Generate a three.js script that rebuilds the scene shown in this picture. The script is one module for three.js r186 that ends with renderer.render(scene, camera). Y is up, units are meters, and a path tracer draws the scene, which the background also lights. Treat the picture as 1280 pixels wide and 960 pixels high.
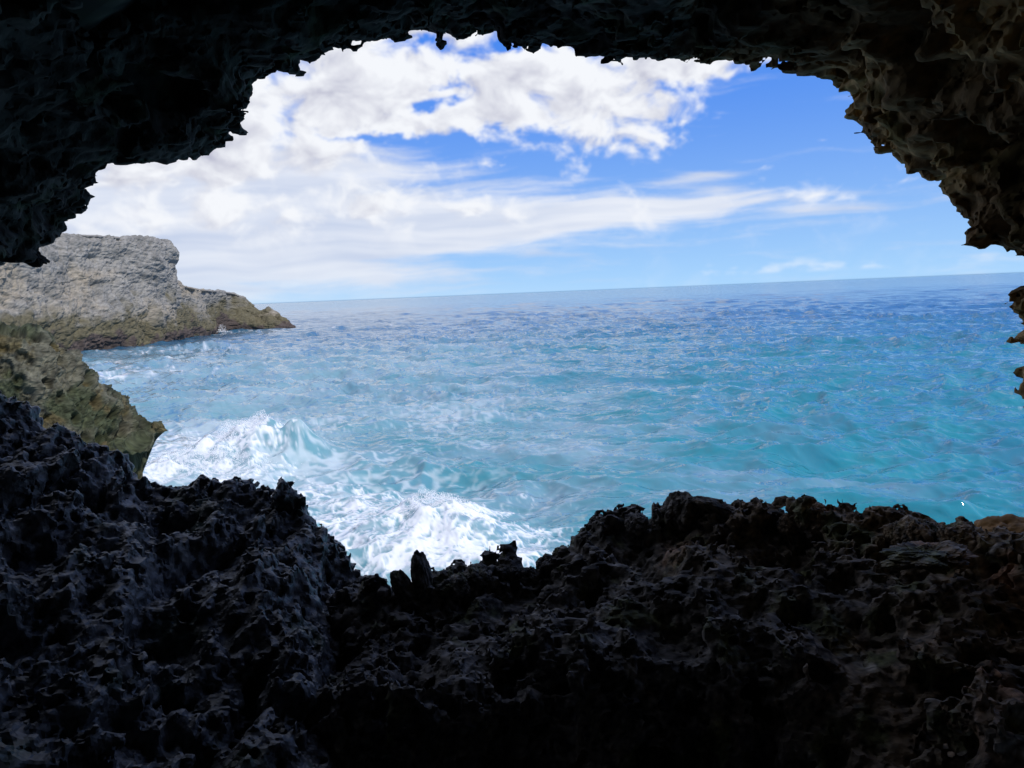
import * as THREE from 'three';
import { mergeGeometries } from 'three/addons/utils/BufferGeometryUtils.js';

// ---------------------------------------------------------------- camera, sky, sun, exposure
const CAM = new THREE.Vector3(0, 8, 0);                       // eye, 8 m above the sea, inside the cave
const camera = new THREE.PerspectiveCamera(53, 4 / 3, 0.05, 60000);
camera.position.copy(CAM);
camera.rotation.order = 'YXZ';
camera.rotation.set(THREE.MathUtils.degToRad(-6.7), 0, THREE.MathUtils.degToRad(-2.35));
camera.updateMatrixWorld(true);

const scene = new THREE.Scene();
const renderer = new THREE.WebGLRenderer({ antialias: true });
renderer.setSize(1024, 768);
renderer.toneMapping = THREE.LinearToneMapping;
renderer.toneMappingExposure = 1.06;
renderer.shadowMap.enabled = true;

const SUN_AZ = 132, SUN_EL = 40;                              // degrees; azimuth from the view direction, left is negative
const dirOf = (az, el) => {
  const a = az * Math.PI / 180, e = el * Math.PI / 180;
  return new THREE.Vector3(Math.sin(a) * Math.cos(e), Math.sin(e), -Math.cos(a) * Math.cos(e));
};
const sun = new THREE.DirectionalLight(new THREE.Color(1.0, 0.95, 0.86), 3.3);
sun.name = 'sun';
sun.position.copy(dirOf(SUN_AZ, SUN_EL).multiplyScalar(300));
sun.target.position.set(0, 0, 0);
sun.castShadow = true;
sun.shadow.radius = 10;
sun.shadow.mapSize.set(2048, 2048);
Object.assign(sun.shadow.camera, { left: -260, right: 260, top: 260, bottom: -260, near: 1, far: 900 });
scene.add(sun, sun.target);

// ---------------------------------------------------------------- noise
function rng(seed) { let s = seed | 0; return () => { s = (s + 0x6d2b79f5) | 0; let t = Math.imul(s ^ (s >>> 15), 1 | s); t = (t + Math.imul(t ^ (t >>> 7), 61 | t)) ^ t; return ((t ^ (t >>> 14)) >>> 0) / 4294967296; }; }
const PERM = new Uint8Array(512);
{
  const r = rng(1234), p = Array.from({ length: 256 }, (_, i) => i);
  for (let i = 255; i > 0; i--) { const j = Math.floor(r() * (i + 1)); [p[i], p[j]] = [p[j], p[i]]; }
  for (let i = 0; i < 512; i++) PERM[i] = p[i & 255];
}
const GX = new Float32Array(256), GY = new Float32Array(256), GZ = new Float32Array(256), HX = new Float32Array(256), HY = new Float32Array(256), HZ = new Float32Array(256);
{
  const r = rng(77);
  for (let i = 0; i < 256; i++) {
    const z = r() * 2 - 1, a = r() * Math.PI * 2, s = Math.sqrt(1 - z * z);
    GX[i] = s * Math.cos(a); GY[i] = s * Math.sin(a); GZ[i] = z;
    HX[i] = r(); HY[i] = r(); HZ[i] = r();
  }
}
const clamp = (x, a = 0, b = 1) => (x < a ? a : x > b ? b : x);
const sstep = (a, b, x) => { const t = clamp((x - a) / (b - a)); return t * t * (3 - 2 * t); };
const mix = (a, b, t) => a + (b - a) * t;
function noise(x, y, z) {
  const xf = Math.floor(x), yf = Math.floor(y), zf = Math.floor(z), X = xf & 255, Y = yf & 255, Z = zf & 255;
  x -= xf; y -= yf; z -= zf;
  const u = x * x * x * (x * (x * 6 - 15) + 10), v = y * y * y * (y * (y * 6 - 15) + 10), w = z * z * z * (z * (z * 6 - 15) + 10);
  const A = PERM[X] + Y, B = PERM[X + 1] + Y, AA = PERM[A & 255] + Z, AB = PERM[(A + 1) & 255] + Z, BA = PERM[B & 255] + Z, BB = PERM[(B + 1) & 255] + Z;
  const g = (h, a, b, c) => GX[h] * a + GY[h] * b + GZ[h] * c;
  const l1 = g(PERM[AA & 255], x, y, z), l2 = g(PERM[BA & 255], x - 1, y, z), l3 = g(PERM[AB & 255], x, y - 1, z), l4 = g(PERM[BB & 255], x - 1, y - 1, z);
  const m1 = g(PERM[(AA + 1) & 255], x, y, z - 1), m2 = g(PERM[(BA + 1) & 255], x - 1, y, z - 1), m3 = g(PERM[(AB + 1) & 255], x, y - 1, z - 1), m4 = g(PERM[(BB + 1) & 255], x - 1, y - 1, z - 1);
  const p = l1 + u * (l2 - l1), q = l3 + u * (l4 - l3), r = m1 + u * (m2 - m1), s = m3 + u * (m4 - m3);
  const e = p + v * (q - p), f = r + v * (s - r);
  return (e + w * (f - e)) * 1.6;
}
function fbm(x, y, z, oct = 4, gain = 0.5) { let s = 0, a = 1, n = 0; for (let i = 0; i < oct; i++) { s += a * noise(x, y, z); n += a; a *= gain; x = x * 2.03 + 17.1; y = y * 2.03 + 5.3; z = z * 2.03 + 9.7; } return s / n; }
function ridged(x, y, z, oct = 4) { let s = 0, a = 1, n = 0; for (let i = 0; i < oct; i++) { s += a * (1 - Math.abs(noise(x, y, z)) * 1.6); n += a; a *= 0.5; x = x * 2.07 + 3.1; y = y * 2.07 + 15.3; z = z * 2.07 + 7.7; } return s / n; }
let F1 = 0, F2 = 0, CELL = 0;
function worley(x, y, z) {
  const xi = Math.floor(x), yi = Math.floor(y), zi = Math.floor(z);
  let a = 9, b = 9, id = 0;
  for (let i = -1; i <= 1; i++) for (let j = -1; j <= 1; j++) for (let k = -1; k <= 1; k++) {
    const X = xi + i, Y = yi + j, Z = zi + k, h = PERM[(PERM[(PERM[X & 255] + Y) & 255] + Z) & 255];
    const dx = X + HX[h] - x, dy = Y + HY[h] - y, dz = Z + HZ[h] - z, d = dx * dx + dy * dy + dz * dz;
    if (d < a) { b = a; a = d; id = h; } else if (d < b) b = d;
  }
  F1 = Math.sqrt(a); F2 = Math.sqrt(b); CELL = id;
  return F1;
}
const dome = (x, y, z) => { const f = worley(x, y, z); return Math.sqrt(Math.max(0, 1 - f * f * 0.95)); };   // rounded knobs with sharp creases between

// ---------------------------------------------------------------- sky: air and clouds by direction (degrees)
{
  const W = 4096, H = 2048, data = new Float32Array(W * H * 4);
  // [azimuth, elevation, half width, half height, strength] of cloud masses (+) and clear gaps (-)
  const MASS = [
    [-16, 14.5, 13, 5.0, 0.75], [-3, 13.5, 10, 4.8, 0.62], [8, 15.6, 8, 3.0, 0.65], [15.0, 16.0, 6, 1.9, 0.85], [17.5, 15.0, 3.0, 1.2, 0.55], [9, 12.6, 6.5, 1.5, 0.65], [7.5, 10.6, 4.5, 1.0, 0.65], [-24, 11, 12, 6, 0.6],
    [-6, 19.4, 7, 1.6, 1.0], [-5.4, 17.2, 1.1, 0.5, -0.7], [-4.8, 13.3, 1.3, 0.5, -1.0], [-4.4, 14.9, 1.6, 0.35, -0.7], [-9.5, 11.2, 3.2, 0.45, -1.0], [-4.5, 10.3, 4.0, 0.75, -1.2], [0.8, 8.6, 3.2, 0.7, -1.1], [12.0, 13.6, 1.2, 0.9, -0.7], [1.0, 17.0, 2.5, 0.35, -0.7], [2.5, 11.1, 2.2, 0.6, -0.7],
    [22, 17.2, 4.2, 0.9, 0.75], [22.6, 14.4, 1.2, 0.5, 0.85], [22.2, 9.1, 0.7, 0.45, 0.6],
    [19, 11.0, 9, 3.4, -0.6], [28, 14.0, 7, 6, -0.6],
  ];
  const VEIL = [
    [-30, 5.5, 16, 6.5, 1.0], [-14, 5.6, 14, 3.6, 0.95], [-3, 5.0, 10, 1.9, 0.75], [8, 5.4, 9, 1.1, 0.62], [17, 5.9, 8, 0.7, 0.6], [24, 5.0, 12, 0.5, 0.38], [14, 7.4, 3.2, 0.35, 0.5], [-12, 9.2, 8, 1.5, 0.45], [-20, 2.2, 13, 2.0, 0.5], [-3, 2.6, 6, 0.45, -0.35], [-9, 1.6, 8, 0.6, 0.25],
  ];
  const sum = (list, x, y) => { let s = 0; for (const [a, b, w, h, k] of list) { const dx = (x - a) / w, dy = (y - b) / h, d = dx * dx + dy * dy; if (d < 6) s += k * Math.exp(-d); } return s; };
  for (let row = H / 2; row < H; row++) {
    const el = ((row + 0.5) / H - 0.5) * 180;
    const t = Math.pow(clamp(el / 90), 0.5);
    for (let col = 0; col < W; col++) {
      const round = ((col + 0.5) / W - 0.5) * 2 * Math.PI;          // direction x = cos, z = sin
      const az = Math.atan2(Math.cos(round), -Math.sin(round)) * 180 / Math.PI;
      const o = (row * W + col) * 4;
      const front = Math.abs(az) < 50 && el < 28;
      if (!front && ((col & 3) || (row & 3))) { const q = ((row & ~3) * W + (col & ~3)) * 4; for (let c = 0; c < 4; c++) data[o + c] = data[q + c]; continue; }
      const cx = 57.3 * Math.cos(round), cz = 57.3 * Math.sin(round);
      // clear air: pale by the horizon, deeper blue above
      const k = sstep(0, 1, Math.pow(clamp(el / 20), 0.62));
      let r = mix(0.37, 0.062, k), g = mix(0.63, 0.235, k), b = mix(0.94, 0.82, k);
      const deep = sstep(20, 80, el); r = mix(r, 0.04, deep); g = mix(g, 0.15, deep); b = mix(b, 0.60, deep);
      // broken cloud goes on outside the frame, thicker to the left
      const thickSide = Math.exp(-Math.pow((az + 60) / 80, 2)), inFrame = (1 - sstep(34, 50, Math.abs(az))) * (1 - sstep(19, 28, el));
      const w1 = noise(cx * 0.3, el * 0.45, cz * 0.3 + 8), w2 = noise(cx * 0.3 + 30, el * 0.45, cz * 0.3), w3 = front ? fbm(cx * 0.9 + 3, el * 1.3, cz * 0.9, 3) : 0, w4 = front ? fbm(cx * 0.9 + 60, el * 1.3, cz * 0.9, 3) : 0;
      // veil of streaky layer cloud
      const wy = el + 0.55 * noise(cx * 0.11, el * 0.2, cz * 0.11) + 0.25 * w1;
      const st = fbm(cx * 0.085 + 3, wy * 1.1, cz * 0.085, front ? 6 : 3, 0.6);
      const vb = mix(0.25 + 0.45 * thickSide - 0.004 * el, sum(VEIL, az + w1 * 1.2, el + w2 * 0.4), inFrame);
      let va = sstep(0.06, 0.92, vb + st * 0.85) * 0.95;
      const vt = clamp(0.55 + 1.0 * fbm(cx * 0.06 + 40, wy * 0.9, cz * 0.06, 4, 0.55));
      const vr = mix(0.55, 0.80, vt), vg = mix(0.62, 0.83, vt), vbl = mix(0.78, 0.90, vt);
      r = mix(r, vr, va); g = mix(g, vg, va); b = mix(b, vbl, va);
      // fluffy broken cumulus
      const X = cx + w1 * 1.2, Y = el + w2 * 0.8, Z = cz + w1 * 1.2;
      const n = fbm(X * 0.24, Y * 0.42, Z * 0.24, front ? 7 : 4, 0.56);
      const mb = mix(0.10 + 0.35 * thickSide, sum(MASS, az + w1 * 1.1 + w3 * 1.3, el + w2 * 0.6 + w4 * 0.8), inFrame);
      const d = mb * 0.92 + n * 1.5;
      const a = sstep(-0.02, 0.74, d) * (1 - 0.9 * (1 - sstep(3, 6, el)) * inFrame);
      if (a > 0) {
        const lump = fbm(X * 0.24 + 0.22, Y * 0.42 + 0.25, Z * 0.24, front ? 6 : 2, 0.56);
        const relief = (n - lump);
        const thick = sstep(0.5, 1.35, d * 0.8 + 0.6 * fbm(cx * 0.10, el * 0.2, cz * 0.10 + 60, 3));
        const L = clamp(mix(0.98, 0.66, thick) + relief * 0.72, 0.42, 1.04);
        r = mix(r, 0.83 * L, a); g = mix(g, 0.85 * L, a); b = mix(b, 0.90 * mix(1.0, L, 0.78), a);
      }
      // low line of small cumulus over the horizon, and pale sea haze
      if (el < 4 && el > 0) {
        const puff = fbm(cx * 0.35, el * 0.9, cz * 0.35 + 20, 4), base = sstep(0.55, 0.9, el) * (1 - sstep(1.0, 2.0, el));
        const clump = 0.5 + 0.5 * noise(cx * 0.09 + 11, 0, cz * 0.09) + 0.35 * Math.exp(-Math.pow((az - 20) / 6, 2)) + 0.3 * Math.exp(-Math.pow((az - 33) / 2.5, 2));
        const pa = base * sstep(0.15, 0.6, puff + (clump - 0.55) * 0.9) * 0.7;
        r = mix(r, 0.72, pa); g = mix(g, 0.82, pa); b = mix(b, 0.94, pa);
        const hz = Math.exp(-el / 0.9) * (0.10 + 0.62 * sstep(14, -22, az));
        r = mix(r, 0.56, hz); g = mix(g, 0.73, hz); b = mix(b, 0.91, hz);
      }
      data[o] = r; data[o + 1] = g; data[o + 2] = b; data[o + 3] = 1;
    }
  }
  for (let i = 0; i < W * H / 2; i++) { data[i * 4] = 0.07; data[i * 4 + 1] = 0.2; data[i * 4 + 2] = 0.4; data[i * 4 + 3] = 1; }
  const tex = new THREE.DataTexture(data, W, H, THREE.RGBAFormat, THREE.FloatType);
  tex.mapping = THREE.EquirectangularReflectionMapping;
  tex.magFilter = THREE.LinearFilter;
  tex.needsUpdate = true;
  scene.background = tex;
  scene.environment = tex;
}

// ---------------------------------------------------------------- helpers
const F_PX = 480 / Math.tan(THREE.MathUtils.degToRad(26.5));
const RIGHT = new THREE.Vector3(1, 0, 0).applyQuaternion(camera.quaternion), UPV = new THREE.Vector3(0, 1, 0).applyQuaternion(camera.quaternion), FWD = new THREE.Vector3(0, 0, -1).applyQuaternion(camera.quaternion);
// survey: bearing read off the photograph and a distance in metres give a point of the place
const ray = (x, y) => FWD.clone().multiplyScalar(F_PX).addScaledVector(RIGHT, x - 640).addScaledVector(UPV, 480 - y).normalize();
const at = (x, y, d) => CAM.clone().addScaledVector(ray(x, y), d);
const atSea = (x, y) => { const r = ray(x, y); return CAM.clone().addScaledVector(r, CAM.y / -r.y); };
function tag(o, label, category, group, kind) {
  if (label) o.userData.label = label;
  if (category) o.userData.category = category;
  if (group) o.userData.group = group;
  if (kind) o.userData.kind = kind;
  o.traverse((m) => { if (m.isMesh) { m.castShadow = true; m.receiveShadow = true; } });
  return o;
}
function cat(p0, p1, p2, p3, t) { return 0.5 * (2 * p1 + (p2 - p0) * t + (2 * p0 - 5 * p1 + 4 * p2 - p3) * t * t + (3 * p1 - p0 - 3 * p2 + p3) * t * t * t); }
// rows: control polylines (arrays of Vector3, same count); uw / vw: subdivisions per span. Returns a grid geometry pushed about by disp().
function sheet(rows, uCounts, vCounts, disp, paint, flip = false) {
  const nu = uCounts.reduce((a, b) => a + b, 0) + 1, nv = vCounts.reduce((a, b) => a + b, 0) + 1, base = new Float32Array(nu * nv * 3), us = [], vs = [];
  uCounts.forEach((n, i) => { for (let k = 0; k < n; k++) us.push([i, k / n]); }); us.push([uCounts.length - 1, 1]);
  vCounts.forEach((n, i) => { for (let k = 0; k < n; k++) vs.push([i, k / n]); }); vs.push([vCounts.length - 1, 1]);
  const nr = rows.length, col = new Float32Array(nr * 3);
  for (let a = 0; a < nu; a++) {
    const [i, t] = us[a];
    for (let r = 0; r < nr; r++) {
      const R = rows[r], p = R[i], q = R[i + 1];
      const o = R[Math.max(0, i - 1)], s = R[Math.min(R.length - 1, i + 2)];
      col[r * 3] = mix(mix(p.x, q.x, t), cat(o.x, p.x, q.x, s.x, t), 0.5); col[r * 3 + 1] = mix(mix(p.y, q.y, t), cat(o.y, p.y, q.y, s.y, t), 0.5); col[r * 3 + 2] = mix(mix(p.z, q.z, t), cat(o.z, p.z, q.z, s.z, t), 0.5);
    }
    for (let b = 0; b < nv; b++) {
      const [j, w] = vs[b], j0 = Math.max(0, j - 1), j3 = Math.min(nr - 1, j + 2);
      for (let c = 0; c < 3; c++) base[(b * nu + a) * 3 + c] = mix(mix(col[j * 3 + c], col[(j + 1) * 3 + c], w), cat(col[j0 * 3 + c], col[j * 3 + c], col[(j + 1) * 3 + c], col[j3 * 3 + c], w), 0.7);
    }
  }
  const pos = new Float32Array(nu * nv * 3), colr = new Float32Array(nu * nv * 3), uv = new Float32Array(nu * nv * 2), out = [0, 0, 0], rgb = [0, 0, 0], sgn = flip ? -1 : 1;
  for (let b = 0; b < nv; b++) for (let a = 0; a < nu; a++) {
    const i = (b * nu + a) * 3, l = (b * nu + Math.max(0, a - 2)) * 3, r = (b * nu + Math.min(nu - 1, a + 2)) * 3, d = (Math.max(0, b - 2) * nu + a) * 3, u = (Math.min(nv - 1, b + 2) * nu + a) * 3;
    const ax = base[r] - base[l], ay = base[r + 1] - base[l + 1], az = base[r + 2] - base[l + 2], bx = base[u] - base[d], by = base[u + 1] - base[d + 1], bz = base[u + 2] - base[d + 2];
    let nx = (ay * bz - az * by) * sgn, ny = (az * bx - ax * bz) * sgn, nz = (ax * by - ay * bx) * sgn; const n = Math.hypot(nx, ny, nz) || 1; nx /= n; ny /= n; nz /= n;
    const [j, w] = vs[b], [ui, ut] = us[a];
    disp(base[i], base[i + 1], base[i + 2], nx, ny, nz, out, j + w, ui + ut);
    pos[i] = base[i] + out[0]; pos[i + 1] = base[i + 1] + out[1]; pos[i + 2] = base[i + 2] + out[2];
    paint(pos[i], pos[i + 1], pos[i + 2], rgb, j + w, ui + ut);
    colr[i] = rgb[0]; colr[i + 1] = rgb[1]; colr[i + 2] = rgb[2];
    uv[(b * nu + a) * 2] = a / nu; uv[(b * nu + a) * 2 + 1] = b / nv;
  }
  const idx = new Uint32Array((nu - 1) * (nv - 1) * 6); let k = 0;
  for (let b = 0; b < nv - 1; b++) for (let a = 0; a < nu - 1; a++) {
    const p = b * nu + a, q = p + 1, r = p + nu, s = r + 1;
    if (flip) { idx[k++] = p; idx[k++] = r; idx[k++] = q; idx[k++] = q; idx[k++] = r; idx[k++] = s; } else { idx[k++] = p; idx[k++] = q; idx[k++] = r; idx[k++] = q; idx[k++] = s; idx[k++] = r; }
  }
  const g = new THREE.BufferGeometry();
  g.setAttribute('position', new THREE.BufferAttribute(pos, 3)); g.setAttribute('color', new THREE.BufferAttribute(colr, 3)); g.setAttribute('uv', new THREE.BufferAttribute(uv, 2));
  g.setIndex(new THREE.BufferAttribute(idx, 1)); g.computeVertexNormals();
  return g;
}
const smoothRow = (row, times) => { let r = row; for (let k = 0; k < times; k++) r = r.map((p, i) => { const a = r[Math.max(0, i - 1)], b = r[Math.min(r.length - 1, i + 1)]; return p.clone().multiplyScalar(2).add(a).add(b).multiplyScalar(0.25); }); return r; };
// subdivisions by size on the ground: contour points [x, y, distance]
const spans = (pts, per, minN, outside) => pts.slice(1).map((p, i) => { const q = pts[i], l = Math.hypot(p[0] - q[0], p[1] - q[1]), off = Math.max(p[0], q[0]) < -10 || Math.min(p[0], q[0]) > 1300 || Math.min(p[1], q[1]) > 980; return Math.max(minN, Math.round(l * (off ? outside : per))); });

const rockMat = (rough, spec, flatShading = false) => new THREE.MeshPhysicalMaterial({ color: 0xffffff, vertexColors: true, roughness: rough, specularIntensity: spec, flatShading });
const M = { roof: rockMat(0.9, 0.3, true), ledge: rockMat(0.7, 0.5, true), ridge: rockMat(0.45, 0.6, true), mossy: rockMat(0.85, 0.4, true), cliff: rockMat(0.92, 0.3, true), boulder: rockMat(0.8, 0.4) };

// ---------------------------------------------------------------- solid rock as an isosurface: low(x, y, z) is the broad form (negative inside), detail adds knobs and holes
let CF = 0, CID = 0;
function cells(x, y, z) { // nearest feature point among the eight closest cells
  const xi = Math.floor(x - 0.5), yi = Math.floor(y - 0.5), zi = Math.floor(z - 0.5); let a = 9, id = 0;
  for (let i = 0; i < 2; i++) for (let j = 0; j < 2; j++) for (let k = 0; k < 2; k++) {
    const X = xi + i, Y = yi + j, Z = zi + k, h = PERM[(PERM[(PERM[X & 255] + Y) & 255] + Z) & 255];
    const dx = X + 0.15 + 0.7 * HX[h] - x, dy = Y + 0.15 + 0.7 * HY[h] - y, dz = Z + 0.15 + 0.7 * HZ[h] - z, d = dx * dx + dy * dy + dz * dz;
    if (d < a) { a = d; id = h; }
  }
  CF = a; CID = id;
}
// knobs on most cells, sockets in the others
function knobs(x, y, z, holes) { cells(x, y, z); const b = Math.max(0, 1 - CF * 1.9); return CID < holes ? -b * b * 1.5 : Math.sqrt(b) * 0.55 - 0.2 + (CID & 7) * 0.02; }
function isoRock(lo, hi, cell, low, detail, paint, band = [-0.17, 0.13]) {
  const K = 4, N = [0, 1, 2].map((c) => Math.ceil((hi[c] - lo[c]) / cell / K) * K + 1), C = N.map((n) => (n - 1) / K + 1), [nx, ny, nz] = N, [cx, cy, cz] = C, st = cell * K;
  const coarse = new Float32Array(cx * cy * cz);
  for (let k = 0; k < cz; k++) for (let j = 0; j < cy; j++) for (let i = 0; i < cx; i++) coarse[(k * cy + j) * cx + i] = low(lo[0] + i * st, lo[1] + j * st, lo[2] + k * st);
  const f = new Float32Array(nx * ny * nz).fill(NaN), id = (i, j, k) => (k * ny + j) * nx + i;
  const active = [];
  for (let k = 0; k < cz - 1; k++) for (let j = 0; j < cy - 1; j++) for (let i = 0; i < cx - 1; i++) {
    const q = (k * cy + j) * cx + i, v = [coarse[q], coarse[q + 1], coarse[q + cx], coarse[q + cx + 1], coarse[q + cx * cy], coarse[q + cx * cy + 1], coarse[q + cx * cy + cx], coarse[q + cx * cy + cx + 1]];
    let mn = 9, mxx = -9; for (const t of v) { if (t < mn) mn = t; if (t > mxx) mxx = t; }
    if (mxx < band[0] || mn > band[1]) continue;
    active.push([i, j, k]);
    for (let c = 0; c <= K; c++) for (let b = 0; b <= K; b++) for (let a = 0; a <= K; a++) {
      const p = id(i * K + a, j * K + b, k * K + c); if (!Number.isNaN(f[p])) continue;
      const u = a / K, w = b / K, t = c / K;
      const l = mix(mix(mix(v[0], v[1], u), mix(v[2], v[3], u), w), mix(mix(v[4], v[5], u), mix(v[6], v[7], u), w), t);
      f[p] = l < band[0] - 0.03 || l > band[1] + 0.03 ? l : l - clamp(detail(lo[0] + (i * K + a) * cell, lo[1] + (j * K + b) * cell, lo[2] + (k * K + c) * cell), band[0], band[1]);
    }
  }
  const vert = new Int32Array(nx * ny * nz).fill(-1); let pos = [], idx = [];
  const E = [[0, 1], [2, 3], [4, 5], [6, 7], [0, 2], [1, 3], [4, 6], [5, 7], [0, 4], [1, 5], [2, 6], [3, 7]], off = [0, 1, nx, nx + 1, nx * ny, nx * ny + 1, nx * ny + nx, nx * ny + nx + 1];
  for (const [I, J, L] of active) for (let c = 0; c < K; c++) for (let b = 0; b < K; b++) for (let a = 0; a < K; a++) {
    const p = id(I * K + a, J * K + b, L * K + c); let m = 0; for (let q = 0; q < 8; q++) if (f[p + off[q]] < 0) m |= 1 << q;
    if (m === 0 || m === 255) continue;
    let sx = 0, sy = 0, sz = 0, n = 0;
    for (const [e, g] of E) { const A = f[p + off[e]], B = f[p + off[g]]; if ((A < 0) === (B < 0)) continue; const t = A / (A - B); sx += mix(e & 1, g & 1, t); sy += mix(e >> 1 & 1, g >> 1 & 1, t); sz += mix(e >> 2, g >> 2, t); n++; }
    vert[p] = pos.length / 3; pos.push(lo[0] + (I * K + a + sx / n) * cell, lo[1] + (J * K + b + sy / n) * cell, lo[2] + (L * K + c + sz / n) * cell);
  }
  const quad = (a, b, c, d, flip) => { a = vert[a]; b = vert[b]; c = vert[c]; d = vert[d]; if (a < 0 || b < 0 || c < 0 || d < 0) return; if (flip) idx.push(a, c, b, a, d, c); else idx.push(a, b, c, a, c, d); };
  for (const [I, J, L] of active) for (let c = 0; c < K; c++) for (let b = 0; b < K; b++) for (let a = 0; a < K; a++) {
    const i = I * K + a, j = J * K + b, k = L * K + c, p = id(i, j, k), s0 = f[p] < 0;
    if (j && k && s0 !== f[p + 1] < 0) quad(p, p - nx, p - nx - nx * ny, p - nx * ny, s0);
    if (i && k && s0 !== f[p + nx] < 0) quad(p, p - nx * ny, p - 1 - nx * ny, p - 1, s0);
    if (i && j && s0 !== f[p + nx * ny] < 0) quad(p, p - 1, p - 1 - nx, p - nx, s0);
  }
  // keep the one connected body: no floating crumbs, no closed pockets
  const nV = pos.length / 3, up = new Int32Array(nV).map((_, i) => i), root = (i) => { while (up[i] !== i) { up[i] = up[up[i]]; i = up[i]; } return i; };
  for (let i = 0; i < idx.length; i += 3) { const a = root(idx[i]), b = root(idx[i + 1]); if (a !== b) up[a] = b; const c = root(idx[i + 2]), d = root(b); if (c !== d) up[c] = d; }
  const size = new Int32Array(nV); let best = 0; for (let i = 0; i < nV; i++) { const r = root(i); if (++size[r] > size[best]) best = r; }
  { const to = new Int32Array(nV).fill(-1), p2 = [], i2 = []; for (let i = 0; i < idx.length; i += 3) if (root(idx[i]) === best) for (let c = 0; c < 3; c++) { const v = idx[i + c]; if (to[v] < 0) { to[v] = p2.length / 3; p2.push(pos[v * 3], pos[v * 3 + 1], pos[v * 3 + 2]); } i2.push(to[v]); } pos = p2; idx = i2; }
  const col = new Float32Array(pos.length), rgb = [0, 0, 0];
  for (let i = 0; i < pos.length; i += 3) { paint(pos[i], pos[i + 1], pos[i + 2], rgb); col[i] = rgb[0]; col[i + 1] = rgb[1]; col[i + 2] = rgb[2]; }
  const g = new THREE.BufferGeometry();
  g.setAttribute('position', new THREE.Float32BufferAttribute(pos, 3)); g.setAttribute('color', new THREE.BufferAttribute(col, 3)); g.setAttribute('uv', new THREE.BufferAttribute(new Float32Array(pos.length / 3 * 2), 2));
  g.setIndex(new THREE.BufferAttribute(new Uint32Array(idx), 1)); g.computeVertexNormals();
  return g;
}
// broad form from a crest line: table of [bearing, crest distance, crest height, extra] and a profile [distance, height] per bearing
function crestField(C, extra, profile) {
  const T = C.map((p, i) => [Math.atan2(p.x - CAM.x, -(p.z - CAM.z)), Math.hypot(p.x - CAM.x, p.z - CAM.z), p.y - CAM.y, extra ? extra[i] : 0]);
  const crest = (x, y, z) => {
    const th = Math.atan2(x - CAM.x, -(z - CAM.z)), ro = Math.hypot(x - CAM.x, z - CAM.z);
    let i = 0; while (i < T.length - 2 && T[i + 1][0] < th) i++;
    const t = clamp((th - T[i][0]) / (T[i + 1][0] - T[i][0])), P = profile(mix(T[i][1], T[i + 1][1], t), mix(T[i][2], T[i + 1][2], t), mix(T[i][3], T[i + 1][3], t), th);
    crest.beyond = ro - mix(T[i][1], T[i + 1][1], t);
    crest.near = Math.exp(-Math.pow((ro - mix(T[i][1], T[i + 1][1], t)) / 0.28, 2));
    let j = 0; while (j < P.length - 2 && P[j + 1][0] < ro) j++;
    const a = P[j], b = P[j + 1], slope = (b[1] - a[1]) / (b[0] - a[0]), h = a[1] + slope * (clamp(ro, P[0][0], P[P.length - 1][0]) - a[0]);
    return (y - CAM.y - h) / Math.sqrt(1 + slope * slope);
  };
  return crest;
}

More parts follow.
